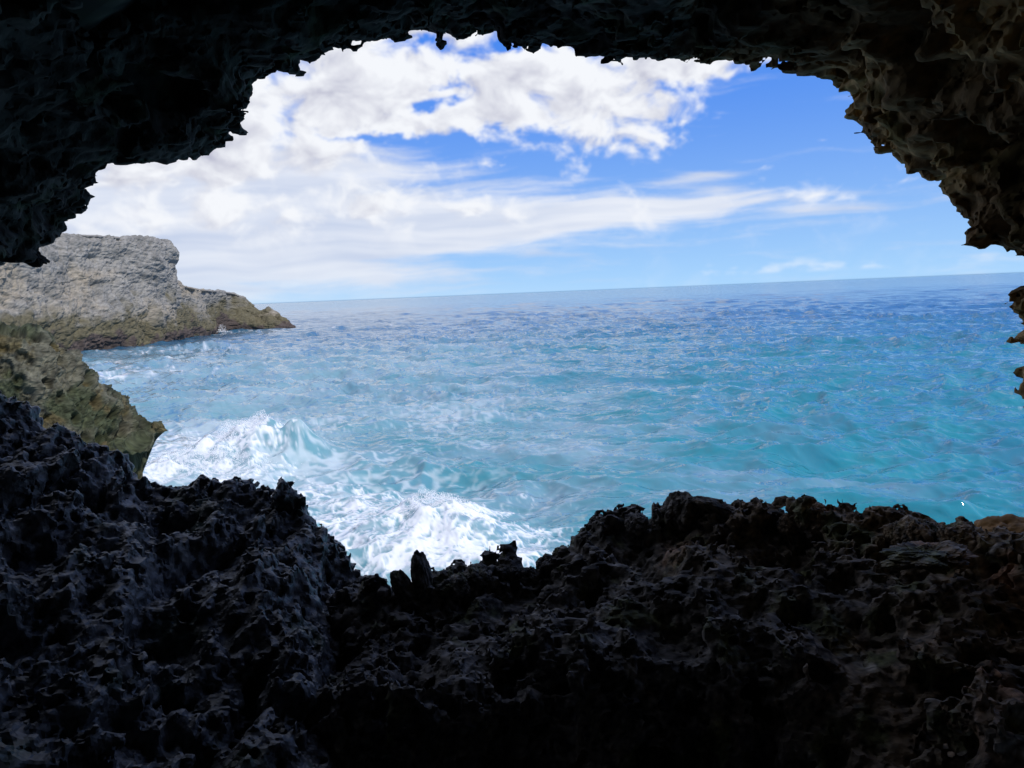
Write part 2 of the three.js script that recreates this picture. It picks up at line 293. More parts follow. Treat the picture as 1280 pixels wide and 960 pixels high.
// ---------------------------------------------------------------- cave: vault and floor
const roofPts = [ // bearing x, y and distance of the rim of the opening, from the left wall over the top to the right wall
  [-900, 1150, 4.6], [-760, 820, 5.0], [-520, 560, 5.4], [-260, 400, 5.4], [-100, 338, 5.3], [-20, 322, 5.2], [14, 316, 5.2], [38, 324, 5.15], [34, 304, 5.2], [46, 290, 5.2], [62, 284, 5.2], [50, 268, 5.2], [70, 262, 5.2], [96, 252, 5.15], [104, 234, 5.15], [126, 220, 5.1], [136, 208, 5.1],
  [170, 202, 5.1], [222, 198, 5.05], [250, 194, 5.0], [268, 182, 5.0], [272, 162, 4.95], [294, 154, 4.9], [292, 143, 4.9], [278, 139, 5.0], [264, 129, 5.1], [282, 126, 5.0], [304, 127, 4.9], [305, 112, 4.9], [290, 106, 4.95], [288, 98, 4.95], [312, 92, 4.9], [335, 82, 4.9], [372, 86, 4.85], [402, 80, 4.85], [412, 62, 4.85], [432, 51, 4.8], [470, 50, 4.8], [505, 38, 4.8], [533, 29, 4.8],
  [546, 40, 4.75], [556, 32, 4.75], [584, 40, 4.75], [600, 33, 4.75], [616, 33, 4.75], [632, 46, 4.7], [642, 62, 4.65], [650, 55, 4.7], [700, 57, 4.7], [722, 70, 4.65], [760, 70, 4.65], [790, 72, 4.65], [830, 66, 4.65], [905, 66, 4.6], [914, 61, 4.6], [950, 70, 4.6], [1000, 74, 4.6], [1018, 82, 4.6], [1050, 88, 4.55], [1052, 94, 4.5], [1060, 98, 4.5], [1058, 112, 4.45], [1076, 118, 4.5], [1070, 130, 4.4], [1088, 134, 4.5], [1078, 150, 4.4], [1096, 152, 4.4], [1094, 176, 4.35], [1122, 190, 4.35], [1136, 204, 4.3], [1158, 216, 4.3], [1170, 208, 4.3],
  [1180, 214, 4.3], [1184, 228, 4.25], [1206, 244, 4.2], [1212, 262, 4.2], [1222, 280, 4.15], [1240, 292, 4.15], [1252, 304, 4.1], [1282, 306, 4.1], [1340, 316, 4.1], [1355, 345, 4.1], [1320, 358, 4.05], [1288, 366, 4.0], [1282, 378, 4.0], [1296, 394, 4.0], [1328, 400, 4.05], [1290, 408, 4.0], [1280, 416, 4.0], [1286, 424, 4.0], [1335, 434, 4.05], [1335, 446, 4.05], [1290, 454, 4.0], [1280, 462, 4.0], [1290, 471, 4.0], [1335, 480, 4.05], [1330, 488, 4.05], [1290, 496, 4.0], [1284, 506, 4.0], [1298, 516, 4.0], [1340, 526, 4.05], [1350, 600, 4.0], [1390, 760, 3.9], [1560, 1000, 3.6], [1700, 1250, 3.4],
];
function caveRows(pts, widen) {
  const rim = pts.map(([x, y, d]) => at(x, y, d));
  let O = pts.map(([x, y]) => { const v = new THREE.Vector2(x - 660, 420 - y).normalize(); return RIGHT.clone().multiplyScalar(v.x).addScaledVector(UPV, v.y); });
  O = smoothRow(O, 8).map((o) => o.normalize());
  const soft = smoothRow(rim, 3), softer = smoothRow(rim, 40), put = (src, fn) => src.map((p, i) => fn(p, O[i]));
  const toward = (p, k, o, off) => CAM.clone().addScaledVector(p.clone().sub(CAM), k).addScaledVector(o, off * widen);
  return [
    put(softer, (p, o) => p.clone().addScaledVector(FWD, 1.2).addScaledVector(o, 9)),
    put(softer, (p, o) => p.clone().addScaledVector(FWD, 1.0).addScaledVector(o, 2.4)),
    put(soft, (p, o) => p.clone().addScaledVector(FWD, 0.40).addScaledVector(o, 0.34)),
    rim,
    put(soft, (p, o) => toward(p, 0.93, o, 0.16)),
    put(softer, (p, o) => toward(p, 0.74, o, 0.42)),
    put(softer, (p, o) => toward(p, 0.42, o, 0.95)),
    put(softer, (p, o) => CAM.clone().addScaledVector(o, 1.75 * widen)),
    put(softer, (p, o) => CAM.clone().addScaledVector(FWD, -2.4).addScaledVector(o, 1.7 * widen)),
    put(softer, (p, o) => CAM.clone().addScaledVector(FWD, -3.9).addScaledVector(o, 0.9 * widen)),
    put(softer, () => CAM.clone().addScaledVector(FWD, -4.2)),
  ];
}
const roofPaint = (x, y, z, c) => {
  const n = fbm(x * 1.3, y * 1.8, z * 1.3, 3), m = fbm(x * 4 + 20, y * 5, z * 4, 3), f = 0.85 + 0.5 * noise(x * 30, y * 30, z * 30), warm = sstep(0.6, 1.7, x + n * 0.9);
  let r = mix(0.105, 0.60, warm), g = mix(0.100, 0.41, warm), b = mix(0.092, 0.20, warm);  // ochre rock, brightened to stand in for light on the right wall
  const moss = sstep(0.10, 0.34, m); r = mix(r, mix(0.085, 0.24, warm), moss * 0.8); g = mix(g, mix(0.105, 0.195, warm), moss * 0.8); b = mix(b, mix(0.062, 0.07, warm), moss * 0.8);
  const dark = Math.max(sstep(0.05, 0.32, -m), sstep(-0.05, 0.22, fbm(x * 1.1 + 77, y * 1.4, z * 1.1, 3))); r *= 1 - 0.6 * dark; g *= 1 - 0.62 * dark; b *= 1 - 0.62 * dark;  // dark patches; the broad ones paint shade of the inner roof into the colour
  c[0] = r * f; c[1] = g * f; c[2] = b * f;
};
{
  // coarse outer cliff and back of the cave, set back behind the finely modelled rim
  const top = roofPts.filter((_, i) => i % 4 === 0 || i === roofPts.length - 1), under = [[1560, 1560, 3.5], [1150, 1720, 3.4], [640, 1780, 3.4], [100, 1720, 3.6], [-560, 1520, 4.1]];
  const ring = [...top, ...under, ...top], all = caveRows([...under, ...ring], 1), cut = (from, to) => all.map((row) => row.slice(from, to + 1)), u0 = under.length, n0 = top.length;
  const shellOut = (x, y, z, nx, ny, nz, out, v) => { const d = v < 6.2 ? -0.42 * sstep(6.6, 5.6, v) : 0; out[0] = nx * d; out[1] = ny * d; out[2] = nz * d; };
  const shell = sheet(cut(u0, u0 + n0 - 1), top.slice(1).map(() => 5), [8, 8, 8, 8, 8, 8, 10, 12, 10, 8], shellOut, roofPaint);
  const AX = 640, AY = 420, T = [];
  for (const [x, y, d] of roofPts) { // rim of the opening as [angle, radius, depth] about the axis of the cave mouth
    const ph = Math.atan2(AY - y, x - AX), p2 = ph < -Math.PI * 0.75 ? ph + 2 * Math.PI : ph, dep = d * F_PX / Math.hypot(F_PX, x - 640, y - 480);
    if (!T.length || p2 < T[T.length - 1][0] - 0.002) T.push([p2, Math.hypot(x - AX, y - AY) * dep / F_PX, dep]);
  }
  const bore = (x, y, z) => { // rock where negative
    const px = x - CAM.x, py = y - CAM.y, pz = z - CAM.z, dep = px * FWD.x + py * FWD.y + pz * FWD.z, lx = px * RIGHT.x + py * RIGHT.y + pz * RIGHT.z - dep * (AX - 640) / F_PX, ly = px * UPV.x + py * UPV.y + pz * UPV.z - dep * (480 - AY) / F_PX;
    let ph = Math.atan2(ly, lx); if (ph < -Math.PI * 0.75) ph += 2 * Math.PI;
    let i = 0; while (i < T.length - 2 && T[i + 1][0] > ph) i++;
    const t = clamp((ph - T[i][0]) / (T[i + 1][0] - T[i][0])), R = mix(T[i][1], T[i + 1][1], t), S = mix(T[i][2], T[i + 1][2], t), r = Math.hypot(lx, ly);
    const P = [[0, 1.85], [0.42 * S, 0.42 * R + 0.98], [0.74 * S, 0.74 * R + 0.44], [0.92 * S, 0.92 * R + 0.15], [S - 0.04, R * (1 - 0.04 / S) + 0.01], [S + 0.10, R * (1 + 0.10 / S) + 0.01], [S + 0.45, R * (1 + 0.45 / S) + 0.28], [S + 1.0, R + 1.9]];
    let j = 0; while (j < P.length - 2 && P[j + 1][0] < dep) j++;
    const a = P[j], b = P[j + 1], k = (b[1] - a[1]) / (b[0] - a[0]);
    bore.rim = Math.exp(-Math.pow((dep - S) / 0.35, 2));
    const turn = (T[i + 1][1] - T[i][1]) / (T[i + 1][0] - T[i][0]) / R;
    return (a[1] + k * (Math.max(dep, 0) - a[0]) - r) / Math.sqrt(1 + k * k + Math.min(turn * turn, 4));
  };
  const low = (x, y, z) => {
    const l = bore(x, y, z), calm = 1 - 0.72 * bore.rim, w = fbm(x * 1.5, y * 1.5, z * 1.5, 2), kn = x > 1.0 ? 1 : 0.6;
    return l - (fbm(x * 0.9 + 4, y * 1.3, z * 0.9, 3) * 0.26 + (ridged(x * 1.6 + w, y * 4.5 + w, z * 1.6, 4) - 0.62) * 0.20 + (dome(x * 3.4 + w, y * 4.2, z * 3.4) - 0.74) * 0.24 * kn - sstep(0.14, 0.4, noise(x * 2.3 + 40, y * 2.6, z * 2.3)) * 0.2) * calm;
  };
  const detail = (x, y, z) => { const w = noise(x * 4, y * 4, z * 4) * 0.6, u = noise(x * 9 + 7, y * 20, z * 9); return u * 0.045 + knobs(x * 7 + w, y * 9, z * 7 - w, 22) * 0.085 + knobs(x * 15 + u, y * 20, z * 15, 30) * 0.066 - 0.015 + knobs(x * 32, y * 38 + u, z * 32, 60) * 0.03; };
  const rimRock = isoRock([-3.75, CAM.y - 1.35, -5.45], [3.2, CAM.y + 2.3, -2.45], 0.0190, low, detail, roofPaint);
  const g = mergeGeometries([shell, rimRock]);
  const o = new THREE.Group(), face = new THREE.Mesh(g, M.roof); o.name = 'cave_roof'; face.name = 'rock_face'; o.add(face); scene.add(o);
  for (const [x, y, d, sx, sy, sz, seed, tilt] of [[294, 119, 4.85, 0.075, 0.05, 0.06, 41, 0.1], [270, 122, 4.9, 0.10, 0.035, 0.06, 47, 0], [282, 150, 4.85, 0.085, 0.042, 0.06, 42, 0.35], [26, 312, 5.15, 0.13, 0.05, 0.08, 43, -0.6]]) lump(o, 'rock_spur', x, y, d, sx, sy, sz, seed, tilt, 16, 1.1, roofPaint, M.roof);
  tag(o, 'dark jagged limestone roof and side walls round the cave mouth', 'cave', null, 'structure');
  const fg = sheet(cut(u0 + n0 - 1, u0 + n0 + under.length), Array(under.length + 1).fill(14), [8, 8, 8, 8, 8, 8, 10, 12, 10, 8], shellOut, (x, y, z, c) => { const k = 0.13 * (0.9 + 0.5 * fbm(x * 3, y * 3, z * 3, 3)); c[0] = k; c[1] = k * 0.95; c[2] = k * 0.88; });
  const f = new THREE.Mesh(fg, M.roof); f.name = 'cave_floor'; scene.add(f);
  tag(f, 'dark uneven rock floor of the cave', 'cave floor', null, 'structure');
}

// ---------------------------------------------------------------- rock ledge across the sill of the opening
const flat = (p) => { const v = new THREE.Vector3(p.x - CAM.x, 0, p.z - CAM.z); return [v.clone().normalize(), v.length()]; };
const ground = (p, dist, y) => { const [d] = flat(p); return new THREE.Vector3(CAM.x + d.x * dist, CAM.y + y, CAM.z + d.z * dist); };
const ledgePts = [
  [60, 850, 5.3], [200, 815, 5.2], [320, 785, 5.1], [390, 768, 5.0], [432, 748, 4.95], [466, 732, 4.85], [500, 728, 4.85], [545, 722, 4.9], [585, 716, 4.9], [620, 712, 4.95], [660, 708, 4.95], [692, 694, 5.0], [718, 682, 5.0], [745, 668, 5.05], [790, 650, 5.1], [815, 640, 5.1], [852, 628, 5.15], [880, 633, 5.1], [905, 634, 5.1], [940, 642, 5.05], [975, 644, 5.05], [1008, 634, 5.0], [1040, 642, 5.0], [1075, 650, 4.95], [1108, 662, 4.9], [1148, 648, 4.8], [1180, 660, 4.75], [1212, 668, 4.7], [1245, 690, 4.6], [1290, 690, 4.5], [1380, 680, 4.4], [1560, 700, 4.2], [1800, 720, 4.0],
];
const ledgeCrest = ledgePts.map(([x, y, d]) => at(x, y, d));
const ledgePaint = (x, y, z, c) => {
  const n = fbm(x * 1.2 + 5, y * 1.2, z * 1.2, 3), m = fbm(x * 3.4 + 60, y * 3.4, z * 3.4, 3), f = 0.62 + 0.8 * noise(x * 45, y * 45, z * 45) + 0.45 * noise(x * 15, y * 15, z * 15), warm = sstep(0.4, 2.6, x + n * 1.6);
  let r = mix(0.135, 0.240, warm), g = mix(0.124, 0.170, warm), b = mix(0.116, 0.105, warm);
  const moss = sstep(0.12, 0.36, m); r = mix(r, 0.110, moss); g = mix(g, 0.118, moss); b = mix(b, 0.055, moss);
  const rust = sstep(0.16, 0.4, fbm(x * 2.7 + 90, y * 2.7, z * 2.7, 3)) * warm; r = mix(r, 0.28, rust); g = mix(g, 0.14, rust); b = mix(b, 0.080, rust);
  const pale = sstep(0.22, 0.44, fbm(x * 9 + 7, y * 9, z * 9 + 33, 3)); r = mix(r, 0.36, pale * 0.8); g = mix(g, 0.33, pale * 0.8); b = mix(b, 0.30, pale * 0.8);  // pale crust, also painting highlights of the knobs into the rock colour
  const black = sstep(0.08, 0.3, -m); r *= 1 - 0.5 * black; g *= 1 - 0.5 * black; b *= 1 - 0.5 * black;
  c[0] = Math.max(0.01, r * f); c[1] = Math.max(0.01, g * f); c[2] = Math.max(0.01, b * f);
};
const rockLedge = new THREE.Group(); rockLedge.name = 'rock_ledge'; scene.add(rockLedge);
{
  const C = ledgeCrest, dist = C.map((p) => flat(p)[1]), sink = ledgePts.map(([x]) => 0.75 * sstep(440, 250, x)), edge = ledgePts.map(([x], i) => 0.775 + 0.035 * noise(i * 0.7, 3, 1) - 0.03 * sstep(900, 1200, x));
  const rows = [
    C.map((p, i) => ground(p, dist[i] + 3.2, -8.8)),
    C.map((p, i) => ground(p, dist[i] + 0.85, p.y - CAM.y - 0.9)),
    C,
    C.map((p, i) => ground(p, dist[i] - 0.22, Math.min(p.y - CAM.y - 0.16, -1.6) - sink[i])),
    C.map((p, i) => ground(p, dist[i] * 0.89, Math.min(p.y - CAM.y - 0.24, -1.64) - sink[i])),
    C.map((p, i) => ground(p, dist[i] * edge[i], -1.76 - sink[i])),
    C.map((p, i) => ground(p, dist[i] * (edge[i] - 0.005), -2.25 - sink[i])),
    C.map((p, i) => ground(p, dist[i] * 0.35, -2.55 - sink[i])),
  ];
  // buried core and seaward side, coarse; the face towards the cave is modelled finely
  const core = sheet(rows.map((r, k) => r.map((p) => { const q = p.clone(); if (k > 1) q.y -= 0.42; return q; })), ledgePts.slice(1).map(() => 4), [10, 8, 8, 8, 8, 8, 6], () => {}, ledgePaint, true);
  const prof = crestField(C, ledgePts.map((_, i) => i), (rc, yc, e) => {
    const i = Math.floor(e), t = e - i, sk = mix(sink[i], sink[Math.min(i + 1, sink.length - 1)], t), ed = mix(edge[i], edge[Math.min(i + 1, edge.length - 1)], t) * rc;
    return [[1.2, -2.6 - sk], [ed - 0.30, -2.36 - sk], [ed - 0.05, -1.86 - sk], [ed + 0.03, -1.76 - sk], [rc * 0.89, Math.min(yc - 0.24, -1.64) - sk], [rc - 0.2, Math.min(yc - 0.14, -1.58) - sk], [rc - 0.03, yc - 0.02], [rc + 0.10, yc - 0.03], [rc + 0.5, yc - 0.35], [rc + 1.2, yc - 1.2]];
  });
  const low = (x, y, z) => {
    const w = fbm(x * 1.7, y * 1.7, z * 1.7, 2), l = prof(x, y, z);
    if (prof.beyond > 0.6) return prof.beyond - 0.4;
    return Math.max(prof.beyond - 0.42, l - (1 - 0.5 * prof.near) * (fbm(x * 0.9 + 8, y * 0.9, z * 0.9 + 2, 3) * 0.20 + (dome(x * 2.4 + w * 0.6, y * 2.6, z * 2.4 + w * 0.6) - 0.72) * 0.22 - sstep(0.12, 0.36, noise(x * 2.2 + 31, y * 2.2, z * 2.2 + 12)) * 0.26 + (ridged(x * 3 + w, y * 3, z * 3 + 11, 3) - 0.62) * 0.15));
  };
  const detail = (x, y, z) => { const w = noise(x * 5, y * 5, z * 5) * 0.5, u = noise(x * 11 + 7, y * 11, z * 11); return knobs(x * 8 + w, y * 8, z * 8 - w, 70) * 0.095 + knobs(x * 16 + u, y * 16, z * 16 - w, 90) * 0.078 + knobs(x * 31, y * 31 + u, z * 31, 80) * 0.052 + u * 0.025; };
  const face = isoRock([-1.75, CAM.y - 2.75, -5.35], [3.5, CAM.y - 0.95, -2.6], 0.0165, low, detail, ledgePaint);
  for (const a of Object.keys(core.attributes)) if (!face.attributes[a]) core.deleteAttribute(a);
  const g = mergeGeometries([core, face]);
  const o = new THREE.Mesh(g, M.ledge); o.name = 'rock_face'; rockLedge.add(o);
}
// knobs, fingers and a slab that stand out of the ledge
function lumpGeo(sx, sy, sz, seed, detail, rough, paint, origin) {
  const g = new THREE.IcosahedronGeometry(1, detail), p = g.attributes.position, c = new Float32Array(p.count * 3), rgb = [0, 0, 0];
  for (let i = 0; i < p.count; i++) {
    const x = p.getX(i), y = p.getY(i), z = p.getZ(i), s = seed * 7.3;
    const k = 1 + rough * (0.5 * fbm(x * 1.3 + s, y * 1.3, z * 1.3, 3) + 0.55 * (dome(x * 2.1 + s, y * 2.1, z * 2.1) - 0.75) + 0.22 * (dome(x * 5.5 + s, y * 5.5, z * 5.5) - 0.75) + 0.09 * noise(x * 14 + s, y * 14, z * 14));
    p.setXYZ(i, x * k * sx, y * k * sy, z * k * sz);
    paint(origin.x + x * sx, origin.y + y * sy, origin.z + z * sz, rgb); c[i * 3] = rgb[0]; c[i * 3 + 1] = rgb[1]; c[i * 3 + 2] = rgb[2];
  }
  g.setAttribute('color', new THREE.BufferAttribute(c, 3));
  const m = g.index ? g : mergeSame(g); m.computeVertexNormals();
  return m;
}
function mergeSame(g) { // weld a non-indexed geometry
  const p = g.attributes.position, c = g.attributes.color, map = new Map(), pos = [], col = [], idx = [];
  for (let i = 0; i < p.count; i++) {
    const key = Math.round(p.getX(i) * 1e4) + ',' + Math.round(p.getY(i) * 1e4) + ',' + Math.round(p.getZ(i) * 1e4);
    if (!map.has(key)) { map.set(key, pos.length / 3); pos.push(p.getX(i), p.getY(i), p.getZ(i)); col.push(c.getX(i), c.getY(i), c.getZ(i)); }
    idx.push(map.get(key));
  }
  const o = new THREE.BufferGeometry();
  o.setAttribute('position', new THREE.Float32BufferAttribute(pos, 3)); o.setAttribute('color', new THREE.Float32BufferAttribute(col, 3)); o.setIndex(idx);
  return o;
}
function lump(parent, name, x, y, d, sx, sy, sz, seed, tilt = 0, detail = 14, rough = 0.5, paint = ledgePaint, mat = M.ledge) {
  const p = at(x, y, d), m = new THREE.Mesh(lumpGeo(sx, sy, sz, seed, detail, rough, paint, p), mat);
  m.name = name; m.position.copy(p); m.rotation.z = tilt; parent.add(m); return m;
}
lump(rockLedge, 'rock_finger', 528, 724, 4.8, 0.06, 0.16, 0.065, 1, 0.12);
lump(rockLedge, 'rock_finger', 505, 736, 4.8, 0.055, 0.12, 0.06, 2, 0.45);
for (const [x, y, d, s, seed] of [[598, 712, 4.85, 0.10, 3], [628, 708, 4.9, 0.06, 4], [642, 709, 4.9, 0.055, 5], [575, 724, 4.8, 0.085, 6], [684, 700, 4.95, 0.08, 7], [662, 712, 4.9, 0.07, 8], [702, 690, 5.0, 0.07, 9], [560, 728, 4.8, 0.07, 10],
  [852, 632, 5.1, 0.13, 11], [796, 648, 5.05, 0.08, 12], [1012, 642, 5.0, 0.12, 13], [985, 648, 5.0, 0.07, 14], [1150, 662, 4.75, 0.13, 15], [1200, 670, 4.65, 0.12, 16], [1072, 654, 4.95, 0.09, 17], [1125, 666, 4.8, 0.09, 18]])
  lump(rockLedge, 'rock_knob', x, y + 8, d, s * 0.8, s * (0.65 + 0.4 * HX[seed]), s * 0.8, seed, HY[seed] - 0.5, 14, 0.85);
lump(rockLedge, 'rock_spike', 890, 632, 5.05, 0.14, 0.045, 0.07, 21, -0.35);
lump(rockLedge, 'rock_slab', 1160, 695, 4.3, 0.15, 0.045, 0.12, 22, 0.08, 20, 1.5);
tag(rockLedge, 'black knobbly limestone ledge pitted with holes along the sill of the cave mouth', 'rock ledge');

const brownPaint = (x, y, z, c) => { const f = 0.75 + 0.5 * fbm(x * 9, y * 9, z * 9, 4), m = sstep(0.05, 0.3, fbm(x * 4, y * 4, z * 4 + 9, 3)); c[0] = mix(0.30, 0.15, m) * f; c[1] = mix(0.17, 0.12, m) * f; c[2] = mix(0.07, 0.05, m) * f; };
{
  const b = lump(scene, 'brown_boulder', 1262, 680, 5.6, 0.22, 0.15, 0.2, 31, 0.1, 24, 0.6, brownPaint, M.boulder);
  tag(b, 'rusty brown lumpy boulder at the outer edge of the black ledge', 'boulder');
}

// ---------------------------------------------------------------- dark ridge running out on the left
const ridgePts = [
  [-900, 520, 7.2], [-500, 470, 7.0], [-200, 460, 6.8], [-60, 478, 6.6], [0, 498, 6.5], [50, 520, 6.4], [100, 545, 6.3], [140, 565, 6.2], [158, 568, 6.2], [168, 596, 6.1], [200, 612, 6.1], [236, 614, 6.0], [252, 600, 6.0], [268, 606, 5.95], [296, 596, 5.9], [322, 596, 5.9], [344, 606, 5.85], [368, 610, 5.8], [384, 634, 5.75], [402, 662, 5.7], [424, 688, 5.6], [448, 714, 5.5], [480, 745, 5.4], [560, 800, 5.2],
];
const rockRidge = new THREE.Group(); rockRidge.name = 'rock_ridge'; scene.add(rockRidge);
{
  const C = ridgePts.map(([x, y, d]) => at(x, y, d)), dist = C.map((p) => flat(p)[1]), n = C.length;
  const foot = C.map((_, i) => { const t = i / (n - 1); return at(mix(-900, 320, t), mix(1150, 1080, t), mix(3.2, 3.2, t)); });
  const rows = [
    C.map((p, i) => ground(p, dist[i] + 4.0, -8.8)),
    C.map((p, i) => ground(p, dist[i] + 1.0, p.y - CAM.y - 0.9)),
    C,
    C.map((p, i) => { const q = p.clone().lerp(foot[i], 0.12); q.y -= 0.12; return q; }),
    C.map((p, i) => { const q = p.clone().lerp(foot[i], 0.5); q.y -= 0.10; return q; }),
    C.map((p, i) => foot[i]),
    C.map((p, i) => { const q = foot[i].clone(); q.y -= 0.8; q.z += 0.8; return q; }),
  ];
  const paint = (x, y, z, c) => {
    const m = fbm(x * 2.6 + 20, y * 2.6, z * 2.6, 3), f = 0.62 + 0.8 * noise(x * 40, y * 40, z * 40) + 0.4 * noise(x * 12, y * 12, z * 12);
    let r = 0.105, g = 0.108, b = 0.114;
    const moss = sstep(0.15, 0.4, m); r = mix(r, 0.058, moss); g = mix(g, 0.078, moss); b = mix(b, 0.060, moss);
    const pale = sstep(0.24, 0.46, fbm(x * 3.7 + 7, y * 3.7, z * 3.7 + 3, 3)); r = mix(r, 0.24, pale * 0.8); g = mix(g, 0.24, pale * 0.8); b = mix(b, 0.25, pale * 0.8);
    c[0] = Math.max(0.01, r * f); c[1] = Math.max(0.01, g * f); c[2] = Math.max(0.01, b * f);
  };
  const core = sheet(rows.map((r, k) => r.map((p) => { const q = p.clone(); if (k > 1) q.y -= 0.45; return q; })), ridgePts.slice(1).map(() => 5), [8, 8, 8, 20, 14, 4], () => {}, paint, true);
  const prof = crestField(C, null, (rc, yc, e, th) => {
    const sk = 1.1 * sstep(-0.30, -0.16, th), yf = -2.02;
    return [[1.2, yf - 0.35 - sk], [2.5, yf - sk], [mix(rc, 2.5, 0.55), mix(yc, yf, 0.55) - 0.10 - sk], [mix(rc, 2.5, 0.14), mix(yc, yf, 0.14) - 0.12 - 0.2 * sk], [rc - 0.04, yc - 0.02], [rc + 0.12, yc - 0.04], [rc + 0.6, yc - 0.45], [rc + 1.5, yc - 1.6]];
  });
  const low = (x, y, z) => {
    const w = fbm(x * 1.4, y * 1.4, z * 1.4, 2), s1 = x * 0.55 + y * 0.85, s2 = x * 0.85 - y * 0.55, l = prof(x, y, z);
    if (prof.beyond > 0.8) return prof.beyond - 0.55;
    return Math.max(prof.beyond - 0.6, l - (1 - 0.7 * prof.near) * (fbm(x * 0.8 + 60, y * 0.8, z * 0.8, 3) * 0.18 + (ridged(s2 * 3.4 + w, s1 * 1.0, z * 1.4 + w, 4) - 0.6) * 0.28 + (dome(s2 * 3 + w, s1 * 1.7, z * 2.0) - 0.72) * 0.13 - sstep(0.14, 0.4, noise(s2 * 2.6 + 70, s1 * 1.6, z * 2)) * 0.22));
  };
  const detail = (x, y, z) => { const s1 = x * 0.55 + y * 0.85, s2 = x * 0.85 - y * 0.55, w = noise(x * 4, y * 4, z * 4) * 0.6, u = noise(s2 * 14, s1 * 4, z * 7); return u * 0.05 + knobs(s2 * 8 + w, s1 * 4.5, z * 6, 70) * 0.085 + knobs(s2 * 17 + w, s1 * 11, z * 15 - w, 90) * 0.072 + knobs(s2 * 30, s1 * 22 + u, z * 28, 80) * 0.046; };
  const fine = isoRock([-4.7, CAM.y - 2.7, -6.6], [-0.4, CAM.y + 0.1, -2.4], 0.0180, low, detail, paint);
  const o = new THREE.Mesh(mergeGeometries([core, fine]), M.ridge);
  o.name = 'rock_face'; rockRidge.add(o);
  tag(rockRidge, 'black bedded rock ridge sloping down into the sea beside the ledge', 'rock ridge');
}

// ---------------------------------------------------------------- mossy outcrop beyond the ridge
{
  const pts = [[-420, 330, 30], [-200, 380, 30], [-60, 405, 30], [0, 415, 30], [30, 416, 30], [54, 421, 30], [72, 430, 30.3], [92, 446, 30.6], [112, 470, 31], [134, 489, 31.3], [152, 506, 31.6], [172, 519, 31.9], [190, 529, 32.1], [199, 534, 32.2]];
  const T = pts.map(([x, y, d]) => at(x, y, d)), n = T.length;
  const tip = { [n - 1]: [197, 538, 32.0], [n - 2]: [189, 545, 31.6], [n - 3]: [174, 556, 31.0], [n - 4]: [160, 572, 30.4] };
  const low = pts.map(([x], i) => { const t = i / (n - 1); return tip[i] ? at(...tip[i]) : at(Math.min(x, 150) - (1 - t) * 5, mix(640, 585, t * t), 29.4); });
  const rows = [
    T.map((p) => { const q = p.clone(); q.z -= 7; q.x -= 5; q.y = -1; return q; }),
    T.map((p, i) => { const q = p.clone(); q.z -= 2.0; q.x -= 1.2; q.y -= 1.0; return q; }),
    T,
    T.map((p, i) => { const q = p.clone().lerp(low[i], 0.3); q.z += 0.5; return q; }),
    T.map((p, i) => { const q = p.clone().lerp(low[i], 0.7); q.z += 0.55; return q; }),
    low,
    low.map((p) => { const q = p.clone(); q.y = -1; q.x -= 2.4; q.z -= 1.0; return q; }),
  ];
  const disp = (x, y, z, nx, ny, nz, out, v) => {
    const w = fbm(x * 0.5, y * 0.5, z * 0.5, 2), crest = Math.exp(-Math.pow((v - 2) / 0.5, 2));
    const s2 = x * 0.8 + y * 0.6, s1 = y * 0.8 - x * 0.6;
    const d = fbm(x * 0.35, y * 0.35, z * 0.35, 3) * 0.9 * (1 - crest * 0.7) + (ridged(s1 * 0.7 + w, s2 * 0.5, z * 0.6, 5) - 0.6) * 0.5 - sstep(0.45, 0.25, worley(x * 1.8, y * 1.8, z * 1.8)) * 0.3 + (dome(x * 1.3, y * 1.3 + w, z * 1.3) - 0.72) * 0.4 + (dome(x * 3.4, y * 3.4 + w, z * 3.4) - 0.72) * 0.2 + fbm(x * 7, y * 7, z * 7, 3) * 0.14;
    out[0] = nx * d; out[1] = ny * d; out[2] = nz * d;
  };
  const paint = (x, y, z, c) => {
    const m = fbm(x * 0.55, y * 0.55, z * 0.55, 4), f = 0.8 + 0.5 * noise(x * 4, y * 4, z * 4) + 0.5 * noise(x * 11, y * 11, z * 11);
    let r = 0.125, g = 0.122, b = 0.090;
    const moss = sstep(-0.22, 0.14, m); r = mix(r, 0.056, moss); g = mix(g, 0.067, moss); b = mix(b, 0.037, moss);
    const rust = sstep(0.18, 0.36, fbm(x * 0.8 + 30, y * 0.8, z * 0.8, 3)); r = mix(r, 0.11, rust); g = mix(g, 0.092, rust); b = mix(b, 0.045, rust);
    const dk = sstep(0.15, 0.4, fbm(x * 1.1 + 70, y * 1.1, z * 1.1, 3)); r *= 1 - 0.6 * dk; g *= 1 - 0.55 * dk; b *= 1 - 0.5 * dk;
    c[0] = r * f; c[1] = g * f; c[2] = b * f;
  };
  const o = new THREE.Mesh(sheet(rows, spans(pts, 0.8, 4, 0.1), [6, 16, 36, 50, 40, 14], disp, paint, true), M.mossy);
  o.name = 'mossy_outcrop'; scene.add(o);
  tag(o, 'olive green mossy rock outcrop tapering to a point behind the black ridge', 'rock outcrop');
}

